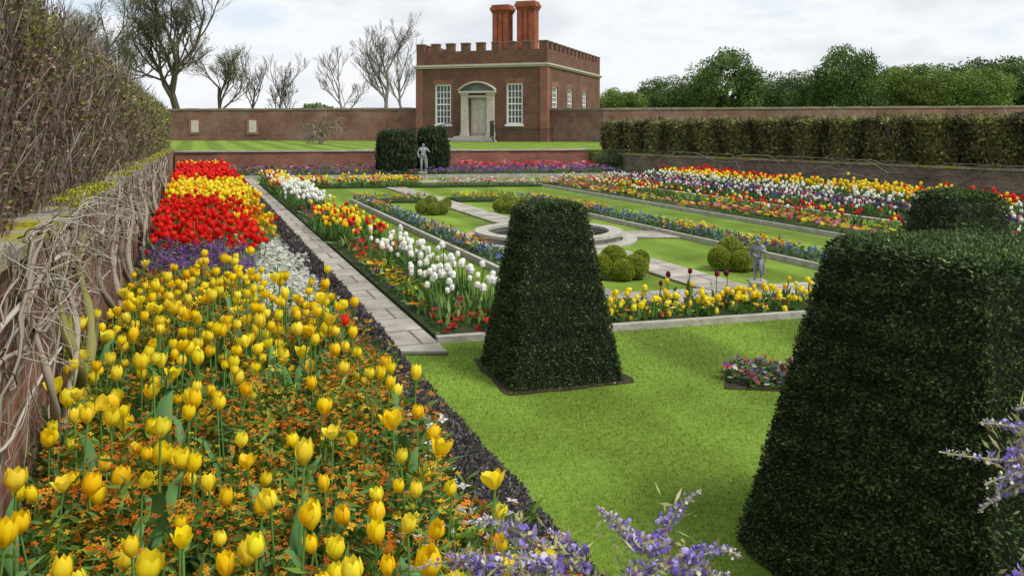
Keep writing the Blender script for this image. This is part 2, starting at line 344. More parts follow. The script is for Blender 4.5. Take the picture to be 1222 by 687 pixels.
tube(m,[(.6,-1.9,.7),(2.1,-1.9,.7)],.02,4); tube(m,[(5.6,-1.9,.7),(8.8,-1.9,.7)],.02,4)
m.obj('railings',[M_iron],parent=H)
def chimney(x,y,w,top):
    m=MB(); h=w/2
    box(m,x-h,x+h,y-h*.8,y+h*.8,4.4,top-.5)
    for k in (-1,0,1): box(m,x+k*w*.31-.11,x+k*w*.31+.11,y-h*.8-.06,y-h*.8-.002,5.6,top-.52)
    box(m,x-h-.06,x+h+.06,y-h*.8-.06,y+h*.8+.06,top-.498,top-.36); box(m,x-h-.13,x+h+.13,y-h*.8-.13,y+h*.8+.13,top-.358,top-.15); box(m,x-h-.05,x+h+.05,y-h*.8-.05,y+h*.8+.05,top-.148,top)
    box(m,x-h-.08,x+h+.08,y-h*.8-.08,y+h*.8+.08,5.4,5.55)
    m.obj('chimney',[M_brickc],parent=H,uv=True)
chimney(3.5,5,1.05,8.35); chimney(5.15,5,1.12,8.5)
m=MB(); g=MB()
for u in (234,304):
    X=(u-611)*.0502; y=50.5-(X+26)*.0625-.0
    box(m,X-.36,X+.36,y-.04,y+.05,1.1,2.05); box(g,X-.22,X+.22,y-.06,y-.042,1.22,1.93)
o=m.obj('wall_window',[M_brickr],uv=True); g.obj('pane',[M_trim],parent=o)
# ---------------- yew obelisks
YC=[(.024,.045,.013),(.042,.072,.020),(.065,.10,.027),(.11,.15,.045)]
def topiary(name,C,hb,ht,z,N,ls,soilr=.05):
    C=np.array(C); e1=np.array([.95,.31]); e2=np.array([-.31,.95])
    m=MB()
    def cor(h): return [C+h*(-e1-e2),C+h*(e1-e2),C+h*(e1+e2),C+h*(-e1+e2)]
    b=cor(hb-.025); zm=z-.05; hm=hb+(ht-hb)*zm/z-.025; t=cor(hm)
    V=[(p[0],p[1],.0) for p in b]+[(p[0],p[1],zm) for p in t]; m.add(V,np.array(BF),(.012,.021,.008))
    V=[(p[0],p[1],zm+.001) for p in cor(hm-.02)]+[(p[0],p[1],z-.02) for p in cor(ht-.045)]; m.add(V,np.array(BF),(.012,.021,.008))
    ns=int(N*.84)
    f=rng.integers(0,4,ns); w=rng.uniform(0,1,ns); keep=rng.uniform(0,1,ns)<(hb+(ht-hb)*w)/hb; f,w=f[keep],w[keep]
    e=.05/z; h=hb+(ht-hb)*w-.03*np.clip((w-1+e)/e,0,1)**2
    u=rng.uniform(-1,1,len(f)); 
    dirs=np.array([-e2,e1,e2,-e1]); tang=np.array([e1,e2,-e1,-e2])
    XY=C+dirs[f]*h[:,None]*(1-.05*np.abs(u)[:,None]**10)+tang[f]*(u*h)[:,None]*.985
    P=np.column_stack([XY,w*z-.0])
    nz=(hb-ht)/z; Nn=unit(np.column_stack([dirs[f],np.full(len(f),nz)]))
    nt_=N-ns; ut=rng.uniform(-1,1,(nt_,2)); hh=ht-.02; XY=C+hh*(ut[:,:1]*e1+ut[:,1:]*e2); mu=np.abs(ut).max(1)
    P=np.vstack([P,np.column_stack([XY,np.full(nt_,z)-.03*mu**6+.006])]); Nn=np.vstack([Nn,np.tile([0,0,1],(nt_,1))])
    b1=sn(P,6,3); b2=sn(P,34,5); b3=sn(P,80,6); b4=np.sin(P[:,2]*55+sn(P,8,7)*2.5)
    P=P+Nn*(b1*.007+b2*.007+b4*.002+rng.normal(0,.004,len(P)))[:,None]
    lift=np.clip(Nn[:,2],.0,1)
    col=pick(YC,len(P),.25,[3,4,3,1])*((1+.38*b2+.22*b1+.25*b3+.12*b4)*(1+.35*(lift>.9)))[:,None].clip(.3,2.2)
    brown=(sn(P,3.1,88)>1.0); col[brown]*=[1.3,1.0,.9]
    d=Nn*.7+rng.normal(0,.6,P.shape)+[0,0,.15]
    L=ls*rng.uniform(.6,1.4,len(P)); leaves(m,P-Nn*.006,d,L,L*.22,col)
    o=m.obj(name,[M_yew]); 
    s2=MB(); n=40; th=np.arange(n)*2*PI/n; r=(hb+soilr)*np.minimum(1/np.maximum(np.abs(np.cos(th)),1e-3),1/np.maximum(np.abs(np.sin(th)),1e-3)).clip(0,1.36)*(1+.02*np.sin(th*7)+rng.normal(0,.008,n))
    V=np.column_stack([C[0]+r*(np.cos(th)*e1[0]+np.sin(th)*e2[0]),C[1]+r*(np.cos(th)*e1[1]+np.sin(th)*e2[1]),np.full(n,.005)]); V=np.vstack([[C[0],C[1],.005],V])
    s2.add(V,np.array([[0,1+i,1+(i+1)%n] for i in range(n)])); s2.obj('soil_patch',[M_soil],parent=o); return o
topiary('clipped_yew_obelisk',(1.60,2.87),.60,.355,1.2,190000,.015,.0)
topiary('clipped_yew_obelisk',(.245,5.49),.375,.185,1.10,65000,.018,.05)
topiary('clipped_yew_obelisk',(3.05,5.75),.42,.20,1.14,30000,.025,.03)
# ---------------- box balls
def ballpts(c,r,N):
    d=unit(rng.normal(size=(N,3))); d=d[d[:,2]>-.75]; return c+d*r,d
def ico(c,r): 
    nu,nv=14,9; V=[];F=[]
    for j in range(nv):
        ph=PI*j/(nv-1)
        for i in range(nu): V.append((c[0]+r*math.sin(ph)*math.cos(2*PI*i/nu),c[1]+r*math.sin(ph)*math.sin(2*PI*i/nu),c[2]+r*math.cos(ph)))
    for j in range(nv-1):
        for i in range(nu): F.append([j*nu+i,j*nu+(i+1)%nu,(j+1)*nu+(i+1)%nu,(j+1)*nu+i])
    return V,np.array(F)
def box_cluster(name,a,D,s,N=5000):
    m=MB(); X,Y,_=W(a,D)
    for (dx,dy,r,h) in [(-.2,.0,.135,.15),(0.02,-.07,.125,.12),(.17,.03,.14,.14),(-.06,.1,.15,.23),(.24,.12,.10,.22)]:
        c=np.array([X+dx*s,Y+dy*s,h*s*.92]); r*=s*.93
        V,F=ico(c,r*.95); m.add(V,F,(.07,.10,.015))
        P,d=ballpts(c,r,N); P=P+d*(sn(P,30,2)*.008)[:,None]; k=P[:,2]>.0; P,d=P[k],d[k]
        col=pick([(.20,.26,.025),(.27,.33,.032),(.35,.40,.045)],len(P),.25)
        leaves(m,P,d*.6+rng.normal(0,.6,P.shape),.018*s,.006*s,col)
    m.obj(name,[M_leaf])
box_cluster('clipped_box_bush',4.46,8.74,.96); box_cluster('clipped_box_bush',6.05,9.3,1.0); box_cluster('clipped_box_bush',4.33,15.1,.96,2500); box_cluster('clipped_box_bush',5.83,15.4,.96,2500)
# ---------------- hedges
def hedge(name,af,th,zb,zt_,D0,D1,N,cols,wts,ls,body,pill=.95,pamp=.12,twig=6000,thr=-.55,green=None):
    m=MB()
    n=60; Ds=np.linspace(D0,D1,n); V=[];F=[]; sg=1 if th<0 else -1
    for D in Ds:
        a=af(D); z=zt_(D)
        for (aa,zz) in ((a-sg*.12,zb(D)-.05),(a-sg*.12,z-.1),(a+th,z-.1),(a+th,zb(D)-.05)): V.append(W(aa,D,zz))
    for i in range(n-1):
        for j in range(3): F.append([i*4+j,i*4+j+1,i*4+4+j+1,i*4+4+j])
    F.append([0,1,2,3]); F.append([(n-1)*4+k for k in (3,2,1,0)])
    m.add(V,np.array(F),body)
    samp=lambda N: D0*(D1/D0)**rng.uniform(0,1,N)
    D=samp(N); r=rng.uniform(0,1,N); topm=r<.14
    zl=zb(D); zh=zt_(D); z=zl+(zh-zl)*rng.uniform(0,1,N)**.9
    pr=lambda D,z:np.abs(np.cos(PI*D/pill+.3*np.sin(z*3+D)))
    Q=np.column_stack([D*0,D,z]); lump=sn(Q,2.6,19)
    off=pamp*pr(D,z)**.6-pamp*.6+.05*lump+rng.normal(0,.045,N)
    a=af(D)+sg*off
    a=np.where(topm,af(D)+th*rng.uniform(0,1,N),a); z=np.where(topm,zh+rng.normal(0,.035,N)+.03*np.sin(D*7)+.03*np.sin(D*2.3),z)
    P=WN(a,D,z); c=sn(P,5,11)+.6*sn(P,14,12)
    col=pick(cols,N,.3,wts)
    if green is not None:
        pg=green(D)+.35*((z-zl)/(zh-zl)>.8)+.18*lump; k=rng.uniform(0,1,N)<pg; col[k]=pick([(.20,.23,.045),(.30,.33,.06),(.12,.16,.03)],k.sum(),.25)
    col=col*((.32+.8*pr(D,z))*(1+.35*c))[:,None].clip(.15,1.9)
    k=(c>thr)|topm; sz=ls*np.sqrt(D/5)*rng.uniform(.6,1.4,N)
    d=rng.normal(0,.7,P.shape)+np.array([sg*.5,-.2,.2])
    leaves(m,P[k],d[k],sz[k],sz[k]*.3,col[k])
    D=samp(twig); z=zb(D)+(zt_(D)-zb(D))*rng.uniform(0,1,twig); a=af(D)+sg*(rng.normal(.0,.05,twig)+pamp*pr(D,z)**.6-pamp*.5)
    P=WN(a,D,z); d=rng.normal(0,.33,P.shape)+np.array([0,0,1.]); L=rng.uniform(.08,.3,twig)
    leaves(m,P,d,L,.0028*np.sqrt(D/3),pick([(.20,.15,.12),(.08,.055,.04),(.30,.26,.21)],twig,.3))
    n2=twig//5; D=samp(n2); P=WN(af(D)+th*rng.uniform(-.1,1,n2),D,zt_(D)-.02); leaves(m,P,rng.normal(0,.4,P.shape)+[0,0,1],rng.uniform(.05,.18,n2),.004*np.sqrt(D/3),pick([(.14,.10,.07),(.16,.18,.05)],n2,.3))
    return m.obj(name,[M_leaf])
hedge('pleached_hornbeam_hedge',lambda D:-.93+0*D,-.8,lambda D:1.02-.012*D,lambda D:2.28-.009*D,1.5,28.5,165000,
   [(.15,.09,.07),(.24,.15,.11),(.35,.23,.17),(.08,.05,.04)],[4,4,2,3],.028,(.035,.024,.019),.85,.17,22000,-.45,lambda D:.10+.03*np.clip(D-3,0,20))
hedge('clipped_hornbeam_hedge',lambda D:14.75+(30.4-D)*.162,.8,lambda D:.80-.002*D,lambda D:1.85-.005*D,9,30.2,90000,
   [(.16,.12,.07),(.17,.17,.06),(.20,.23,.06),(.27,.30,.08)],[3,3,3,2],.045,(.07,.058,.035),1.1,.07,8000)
# ---------------- wall climbers
def vines(aw,D0,D1,zmax,n,rmin,rmax,cols,sgn=1,steps=20,step=.09,zmin=.05):
    m=MB()
    for i in range(n):
        D=D0*(D1/D0)**random.random(); zm=zmax(D); z=zmin+(zm-zmin)*random.random()**.55; r=(rmin+(rmax-rmin)*random.random()**3)*(D/4)**.3
        dD=random.choice([-1,1])*random.uniform(.2,1); dz=random.uniform(-.6,.8); pts=[]; o=random.uniform(.0,.06); cur=random.gauss(0,.12)
        for k in range(random.randint(steps//2,steps)):
            o=min(.12,max(0,o+random.gauss(0,.012)))
            pts.append(W(aw(D)+sgn*(.01+o+r),D,z))
            dD,dz=dD-cur*dz,dz+cur*dD; cur+=random.gauss(0,.08); cur*=.9
            dz+=(-.3 if z>zm-.1 else 0)+(.25 if z<.15 else 0)
            l=math.hypot(dD,dz)+1e-6; dD/=l;dz/=l; st=step*(D/5)**.4
            D=max(.8,D+dD*st); z=min(zmax(D)-.01,max(.02,z+dz*st))
        c=random.choice(cols); tube(m,pts,np.linspace(r,r*.35,len(pts)),5,np.array(c)*random.uniform(.6,1.15))
    return m
GC=[(.40,.36,.30),(.30,.26,.21),(.46,.42,.36),(.18,.14,.10),(.24,.19,.14)]
WZ=lambda D:1.24-.0131*D
m=vines(lambda D:-.66,2.4,22,WZ,210,.0016,.011,GC,zmin=.4)
for (D,lean,r,h,cl) in [(3.75,.40,.045,.66,(.22,.23,.035)),(4.0,.6,.026,1.02,(.22,.21,.07)),(3.4,.7,.016,1.08,(.30,.26,.21)),(5.6,.8,.02,1.0,(.26,.22,.17)),(7.,.9,.024,.98,(.26,.22,.17)),(9.,.9,.026,.98,(.26,.22,.17)),(11.5,1.2,.03,.9,(.26,.22,.17)),(15.5,1.2,.03,.85,(.26,.22,.17))]:
    for sgn_ in ((1,) if r>.04 else (1,-.7)):
        pts=[];n=18
        for k in range(n):
            f=k/(n-1); pts.append(W(-.50-.10*f+.03*math.sin(f*9+D),D+sgn_*lean*f+.06*math.sin(f*11+sgn_),.0+h*(f**.8)))
        tube(m,pts,np.linspace(r*1.3,r*.5,n)*(1+.2*np.sin(np.arange(n)*2.1)),9,cl)
        if r>.04:   # moss tufts on the mossy old trunk
            PP=np.array(pts)[rng.integers(0,n-4,2600)]; dd=unit(rng.normal(size=PP.shape)); leaves(m,PP+dd*r*1.15,dd+rng.normal(0,.4,PP.shape),.014,.005,pick([(.20,.22,.03),(.28,.29,.04),(.12,.14,.03)],2600,.25))
for j,(z,r) in enumerate([(1.0,.010),(.84,.008),(.66,.006)]):
    D=np.linspace(2.4,20,90); pts=[W(-.60+.02*math.sin(d*5+j),d,z-.012*d+.05*math.sin(d*2.3+j*2)+.03*math.sin(d*5.3+j)) for d in D]; tube(m,pts,r,6,GC[j])
for i in range(270):
    D=2.7*(11/2.7)**random.random(); z=random.uniform(.75,1.24); p=np.array(W(-.62,D,z)); d=np.array([random.uniform(.1,.7),random.uniform(-.9,.9),random.uniform(-.8,.5)]); pts=[p]
    g_=np.random.default_rng(i*7)
    for k in range(8):
        d=d+g_.normal(0,.28,3)*[.6,1,1]-[0,0,.05]; d=d/np.linalg.norm(d); p=p+d*.035; p[0]=max(p[0],-.63-KX*p[1]); pts.append(p)
    tube(m,pts,np.linspace(.0035,.0012,9),4,np.array(random.choice(GC))*random.uniform(.8,1.2))
N=12000; D=rng.uniform(2.9,8,N); a=-.64+np.abs(rng.normal(0,.07,N)); z=np.abs(rng.normal(0,.10,N))+.05; P=WN(a,D,z); k=sn(P,3,61)>.0
leaves(m,P[k],rng.normal(size=(k.sum(),3))+[.3,0,.3],.028,.008,pick([(.13,.16,.025),(.20,.22,.035),(.08,.12,.03)],k.sum(),.3))
N=40000; D=2.2*(24/2.2)**rng.uniform(0,1,N); a=-.66+rng.uniform(-.28,.05,N); z=1.2-.0131*(D+3)+.066+rng.uniform(-.01,.014,N); P=WN(a,D,z); k=sn(P,2.2,62)+.4*sn(P,9,63)>.10
leaves(m,P[k],rng.normal(0,.6,size=(k.sum(),3))+[0,0,.8],.014*np.sqrt(D[k]/3),.005*np.sqrt(D[k]/3),pick([(.32,.31,.035),(.42,.39,.05),(.18,.20,.03)],k.sum(),.3))
m.obj('climbing_wisteria_vine',[M_bark],smooth=True)
m=vines(lambda D:aR(D),12,30,lambda D:.80,160,.002,.008,GC[1:],-1,18,.12); m.obj('climbing_wall_shrub',[M_bark],smooth=True)
# ---------------- flower templates
def tulip_T(openf=0,seed=0):
    r=np.random.default_rng(seed); V=[];F=[];sh=[]
    nw=7
    for i in range(6):
        th=i*PI/3+r.uniform(-.08,.08); lay=1.0 if i%2 else .88; ex=openf*(1.1 if i%2 else .7)+r.uniform(0,.05)
        b=len(V)
        for k in range(nw):
            w=k/(nw-1); rad=(.12+.40*math.sin(min(1,w*1.9)*PI/2)-.17*max(0,w-.5)**1.4/.38+ex*max(0,w-.3)**1.5)*lay
            hw=math.radians(42)*[.45,.85,1,1,.95,.72,.25][k]
            for u in (-1,0,1):
                rr=rad*(1-.07*abs(u)); zz=w*1.2-(.05 if abs(u)==1 and k==nw-1 else 0)-ex*.25*w
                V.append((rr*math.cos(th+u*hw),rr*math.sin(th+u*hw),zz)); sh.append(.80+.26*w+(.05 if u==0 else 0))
        for k in range(nw-1):
            for u in range(2):
                a=b+k*3+u; F.append([a,a+1,a+4,a+3])
    return (np.array(V),[np.array(F)],np.array(sh))
TT=[tulip_T(0,1),tulip_T(.18,2),tulip_T(.7,3)]
def cup_T():
    V=[(0,0,0)];F4=[];F3=[];sh=[.75]
    for (r,z,s) in ((.44,.3,.9),(.47,.75,1.05)):
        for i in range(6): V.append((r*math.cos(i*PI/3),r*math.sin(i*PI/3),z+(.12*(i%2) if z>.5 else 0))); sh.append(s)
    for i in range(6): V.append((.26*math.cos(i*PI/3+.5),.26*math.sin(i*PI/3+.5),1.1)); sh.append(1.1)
    for i in range(6):
        j=(i+1)%6; F3.append([0,1+j,1+i]); F4.append([1+i,1+j,7+j,7+i]); F4.append([7+i,7+j,13+j,13+i])
    V.append((0,0,.8)); sh.append(.7)
    for i in range(6): F3.append([13+i,13+(i+1)%6,19])
    return (np.array(V),[np.array(F4),np.array(F3)],np.array(sh))
CUP=cup_T()
def flat_T(n=5,w=.35,up=.15):
    V=[];F=[];sh=[]
    for i in range(n):
        t=2*PI*i/n; b=len(V)
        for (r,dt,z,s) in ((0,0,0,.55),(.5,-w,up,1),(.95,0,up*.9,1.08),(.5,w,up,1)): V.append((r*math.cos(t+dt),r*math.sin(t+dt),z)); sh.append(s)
        F.append([b,b+1,b+2,b+3])
    return (np.array(V),[np.array(F)],np.array(sh))
FL4=flat_T(4,.6,.12); FL5=flat_T(5,.55,.2)
def stem_leaf(mb,P,H,lean,colr):
    N=len(P); yaw=rng.uniform(0,2*PI,N); d=np.column_stack([np.cos(yaw),np.sin(yaw),np.zeros(N)]); s=np.column_stack([-np.sin(yaw),np.cos(yaw),np.zeros(N)])
    ks=[(0,0,.3),(.08,.35,1),(.28,.68,.95),(.62,.93,.6),(.98,.98,.05)]
    V=[]
    for (o,z,w) in ks:
        c=P+d*(o*lean)[:,None]+np.array([0,0,1])*(z*H)[:,None]
        wd=(w*.020*H/.3)[:,None]; V+= [c-s*wd,c-d*wd*.35,c+s*wd]
    V=np.stack(V,1); k=15; F=[]
    for i in range(4):
        for u in range(2): F.append([i*3+u,i*3+u+1,i*3+u+4,i*3+u+3])
    F=np.array(F)[None]+(np.arange(N)*k)[:,None,None]
    mb.add(V.reshape(-1,3),F.reshape(-1,4),np.repeat(colr,k,0),1)
def stems(mb,P0,P1,r,col):
    N=len(P0); a=np.array([[1,0,0],[-.5,.87,0],[-.5,-.87,0]])*1.0
    V=np.concatenate([P0[:,None]+a[None]*r[:,None,None],P1[:,None]+a[None]*r[:,None,None]],1)
    F=np.array([[0,1,4,3],[1,2,5,4],[2,0,3,5]])[None]+(np.arange(N)*6)[:,None,None]
    mb.add(V.reshape(-1,3),F.reshape(-1,4),np.repeat(col,6,0),1)
GR=[(.08,.17,.035),(.11,.22,.05),(.15,.27,.06),(.06,.13,.03)]
YEL=[(.92,.70,.012),(.92,.74,.03),(.90,.62,.01),(.92,.76,.05)]; RED=[(.80,.015,.012),(.7,.01,.012),(.85,.035,.015)]; ORG=[(.80,.27,.01),(.74,.18,.008),(.85,.42,.015)]
WHI=[(.90,.90,.84),(.86,.88,.78)]; PUR=[(.22,.08,.34),(.30,.12,.42),(.16,.06,.22)]; PNK=[(.7,.18,.33),(.6,.09,.2),(.72,.35,.45)]; BLU=[(.10,.11,.42),(.16,.18,.50)]; DRD=[(.14,.008,.018),(.22,.012,.025)]; CRM=[(.55,.025,.06),(.66,.04,.06)]
def spaced(N,a0,a1,D0,D1,rmin):
    pts=[];cell={}
    for _ in range(N*12):
        if len(pts)>=N: break
        a=random.uniform(a0,a1); D=random.uniform(D0,D1); k=(int(a/rmin),int(D/rmin)); ok=True
        for i in (-1,0,1):
            for j in (-1,0,1):
                for q in cell.get((k[0]+i,k[1]+j),()):
                    if (q[0]-a)**2+(q[1]-D)**2<rmin*rmin: ok=False
        if ok: pts.append((a,D)); cell.setdefault(k,[]).append((a,D))
    return np.array(pts)
def tulips(mb,AD,hmean,size,cols,hv=.05,near=True,w=None):
    N=len(AD)
    if N==0: return
    a,D=AD[:,0],AD[:,1]; h=hmean+rng.normal(0,hv,N)
    P0=WN(a,D,np.full(N,.04)); P1=P0+np.column_stack([rng.normal(0,.03,N),rng.normal(0,.03,N),h])
    col=pick(cols,N,.08,w); sc=size*rng.uniform(.72,1.15,N)
    if near:
        kind=rng.choice(3,N,p=[.45,.35,.2])
        for t in range(3):
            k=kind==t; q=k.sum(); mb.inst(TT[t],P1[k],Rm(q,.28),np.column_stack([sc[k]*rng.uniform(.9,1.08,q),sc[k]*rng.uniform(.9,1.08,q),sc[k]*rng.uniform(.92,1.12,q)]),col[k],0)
        stems(mb,P0,P1+[0,0,.004],np.full(N,.0042),pick([(.16,.32,.07),(.13,.27,.06)],N))
        for _ in range(3): stem_leaf(mb,P0+rng.normal(0,.012,(N,3))*[1,1,0],h*rng.uniform(.5,.85,N),rng.uniform(.06,.22,N),pick([(.11,.25,.08),(.14,.29,.09),(.09,.20,.06)],N))
    else:
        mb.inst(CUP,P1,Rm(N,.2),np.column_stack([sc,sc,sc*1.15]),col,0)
        stems(mb,P0,P1,np.full(N,.006),pick(GR,N))
        leaves(mb,P0.repeat(3,0),rng.normal(0,.35,(3*N,3))+[0,0,1],h.repeat(3)*rng.uniform(.6,.95,3*N),.02,pick(GR,3*N,.2),1)
# ---- near border
nb=MB()
AD=np.vstack([spaced(360,-.55,.92,1.45,4.8,.10),spaced(280,-.45,.95,4.6,6.9,.095)]); AD=AD[~((AD[:,0]>.45)&(AD[:,1]>5.9))]
k=(sn(np.column_stack([AD,0*AD[:,0]]),2.8,77)+rng.normal(0,.3,len(AD)))>-.5; AD=AD[k]
tulips(nb,AD,.42,.054,YEL,.065)
tulips(nb,np.array([(.78,4.6),(.1,6.9)]),.42,.054,RED)
nb.obj('yellow_tulips',[M_petal,M_leaf],smooth=True)
wf=MB()
def wallflower(AD,hm,nf,nl,cols,fs=.012,w=None,hv=.05):
    N=len(AD)
    if N==0: return
    a,D=AD[:,0],AD[:,1]; h=hm+rng.normal(0,hv,N); h=np.maximum(h,.05); P0=WN(a,D,np.full(N,.05))
    up=rng.normal(0,.05,(N,3))*[1,1,0]; P1=P0+up+np.column_stack([0*h,0*h,h])
    if nf:
        ci=pick(cols,N,.1,w)
        q=P1.repeat(nf,0)+rng.normal(0,1,(N*nf,3))*[.032,.032,.024]
        wf.inst(FL4,q,Rm(N*nf,.6),fs*rng.uniform(.8,1.3,N*nf),ci.repeat(nf,0)*rng.uniform(.75,1.15,(N*nf,1)),0)
    f=rng.uniform(.1,1.06,N*nl)[:,None]; q=P0.repeat(nl,0)*(1-f)+P1.repeat(nl,0)*f; d=rng.normal(0,1,(N*nl,3)); d[:,2]=np.abs(d[:,2])*.5+.2
    leaves(wf,q,d,rng.uniform(.04,.09,N*nl),.007,pick([(.07,.15,.022),(.11,.21,.03),(.16,.27,.04)],N*nl,.25),1)
OW=ORG+ORG+[(.55,.14,.01),(.9,.6,.02)]
AD=spaced(1650,-.5,1.0,1.4,7.0,.052)
AD=AD[~((AD[:,0]>.42)&(AD[:,1]>5.7))]
k=sn(np.column_stack([AD,0*AD[:,0]]),2.6,9)+.4*sn(np.column_stack([AD,0*AD[:,0]]),8,10)+rng.normal(0,.3,len(AD)); fl_=k>-.38
wallflower(AD[fl_],.28,16,30,OW,.0125,hv=.06); wallflower(AD[~fl_],.23,0,46,OW,hv=.06)
wallflower(spaced(300,-.35,.5,6.9,8.5,.05),.33,16,10,PUR,.016)
wallflower(spaced(620,.42,1.0,5.7,9.6,.04),.18,13,12,WHI,.023)
wallflower(spaced(80,.68,1.02,2.3,4.0,.05),.16,4,14,WHI,.027)
wallflower(spaced(150,-.4,1.0,8.7,12.8,.10),.2,0,24,ORG)
wallflower(spaced(260,-.4,1.0,9.5,17,.10),.25,9,14,OW,.02)
wf.obj('wallflower_planting',[M_petal,M_leaf])
rt=MB()
AD=spaced(470,-.4,.70,8.2,10.0,.07); k=sn(np.column_stack([AD,0*AD[:,0]]),4,78)>-.8; tulips(rt,AD[k],.40,.06,RED,.06)
AD=spaced(560,-.4,1.0,9.8,12.9,.075); k=(AD[:,0]+rng.normal(0,.15,len(AD))<.62); tulips(rt,AD[k],.40,.062,RED,.06); tulips(rt,AD[~k],.32,.058,YEL+ORG)
rt.obj('red_tulips',[M_petal,M_leaf],smooth=True)
# ---- formal beds
fb=MB()
def zone(a0,a1,D0,D1,dens,h,size,cols,kind='cup',fol=1.6,w=None,fn=None,thr=-.6,wob=.05):
    c0=D0 if callable(D0) else (lambda a:D0+0*a); c1=D1 if callable(D1) else (lambda a:D1+0*a)
    am=(a0+a1)/2; N=int((a1-a0)*(c1(am)-c0(am))*dens)
    a=rng.uniform(a0,a1,N); D=c0(a)+(c1(a)-c0(a))*rng.uniform(-.02,1.02,N)
    Q=np.column_stack([a,D,0*a]); n_=sn(Q,3.0,71+int(a0*7)%9)
    k=(n_+rng.normal(0,.35,N))>thr; a,D,n_=a[k],D[k],n_[k]
    if fn is not None:
        k=fn(a,D); a,D,n_=a[k],D[k],n_[k]
    if (a1-a0)>.4: a=a+wob*np.sin(D*1.7+a0*5)
    N=len(a)
    if kind=='cup': tulips(fb,np.column_stack([a,D]),h,size,cols,.05,False,w)
    else:
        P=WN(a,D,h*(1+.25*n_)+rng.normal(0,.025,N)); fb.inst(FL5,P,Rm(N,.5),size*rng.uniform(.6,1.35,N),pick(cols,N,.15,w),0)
    NF=int(N*fol); a=rng.uniform(a0,a1,NF); D=c0(a)+(c1(a)-c0(a))*rng.uniform(0,1,NF); P=WN(a,D,rng.uniform(.03,max(.05,h*.9),NF))
    leaves(fb,P,rng.normal(0,.6,(NF,3))+[0,0,.9],rng.uniform(.05,.12,NF),.015,pick(GR,NF,.25),1)
N1=lambda a:N0(a)+.08; N2=lambda a:N0(a)+BD-.02
zone(-.4,1.0,12.8,17.5,130,.38,.07,YEL+YEL+ORG[:1]); zone(-.4,1.0,17.2,24,110,.40,.075,RED); zone(-.4,1.0,24,27.5,80,.3,.07,YEL+RED)
zone(1.84,2.44,N1,7.0,330,.12,.038,CRM+RED,'flat',2); zone(1.84,2.1,7.0,9.5,220,.14,.035,YEL+ORG,'flat',2)
zone(1.95,2.46,6.6,9.6,105,.28,.056,WHI,wob=0); zone(1.84,2.46,7,9.3,60,.1,.035,BLU+PUR,'flat',2)
zone(1.84,2.44,9.3,10.6,220,.15,.04,CRM+RED,'flat'); zone(1.84,2.44,10.4,13.2,100,.26,.055,YEL+YEL+RED+CRM); zone(1.84,2.44,12.8,15,160,.14,.045,CRM+PUR,'flat'); zone(1.84,2.44,14.6,18.5,110,.28,.065,WHI); zone(1.84,2.44,18.5,22.6,100,.26,.065,CRM+WHI+YEL)
zone(2.5,3.3,N1,N2,330,.10,.036,CRM+RED,'flat',wob=0); 
zone(3.0,10,N1,N2,135,.085,.046,YEL,'cup',wob=0); zone(3.2,10,N1,lambda a:N0(a)+.3,150,.10,.032,YEL+CRM+ORG,'flat',wob=0)
zone(3.0,10,lambda a:N0(a)+.3,N2,120,.10,.03,BLU+PUR+CRM,'flat',wob=0); zone(3.9,4.8,lambda a:N0(a)+.42,N2,70,.22,.045,DRD,wob=0)
for (a0,a1,D0,D1) in ((3.38,3.7,7.6,17.6),(7.03,7.48,8.3,18.1)):
    zone(a0,a1,D0,D1,200,.12,.035,BLU+BLU+GR[:1],'flat',wob=0); zone(a0,a1,D0,D1,220,.15,.035,ORG+YEL+CRM,'flat',1,None,lambda a,D:np.sin(D*2.6+np.sin(D*1.1)*1.5)>.0,wob=0)
for (a0,a1) in ((3.85,4.9),(5.6,6.85)):
    zone(a0,a1,lambda a:16.72+.15*a,lambda a:17.48+.15*a,150,.14,.045,BLU+ORG+YEL,'flat')
zone(9.3,10.5,9.3,22.5,110,.14,.05,CRM+YEL+PNK,'flat',1.5,None,lambda a,D:a<9.9+.3*np.sin(D)); zone(9.8,10.5,9.3,22.5,75,.2,.05,YEL+WHI+RED+CRM,'cup',1,None,lambda a,D:np.sin(D*1.3+a*2)>-.6)
zone(11.85,12.3,9,24,100,.16,.05,WHI+PNK+WHI+BLU,'cup',2); zone(12.95,13.7,9,24,60,.2,.055,WHI,'cup',2,None,None,-.2); zone(12.95,13.6,9,24,70,.14,.05,PNK+WHI+WHI+PUR,'flat',3)
zone(13.5,14.4,9,24,85,.24,.065,YEL+YEL+ORG,'cup',2,None,lambda a,D:a<14.0+.4*np.sin(D*.9),-.4)
zone(14.2,15.0,9,30,75,.24,.07,RED,'cup',2,None,lambda a,D:(np.sin(D*.75+1.2+a)>-.1),-.5); zone(14.2,15.0,9,24,75,.24,.07,YEL,'cup',1,None,lambda a,D:(np.sin(D*.75+1.2+a)<0),-.5)
zone(15.0,15.7,9,26,40,.2,.05,PUR+PNK+GR+GR,'flat',6)
zone(2.6,6,lambda a:DF(a)+.6,lambda a:DF(a)+1.5,80,.16,.055,YEL+YEL+RED,'cup'); zone(6.5,13.8,lambda a:DF(a)+.6,lambda a:DF(a)+1.5,80,.16,.055,CRM+PNK+WHI,'flat')
zone(1.5,14,lambda a:DB(a)-3.4,lambda a:DB(a)-2.5,90,.18,.06,PUR+GR[:2],'flat'); zone(1,6,lambda a:DB(a)-2.5,lambda a:DB(a)-1,60,.26,.07,PUR+PNK+GR,'flat'); zone(7.5,14,lambda a:DB(a)-2.5,lambda a:DB(a)-1,70,.22,.07,PNK+PUR+PUR,'flat'); zone(9,14,lambda a:DB(a)-1.2,lambda a:DB(a)-.2,60,.3,.08,PNK+RED,'flat')
X0,Y0=1.63,5.3; N=260
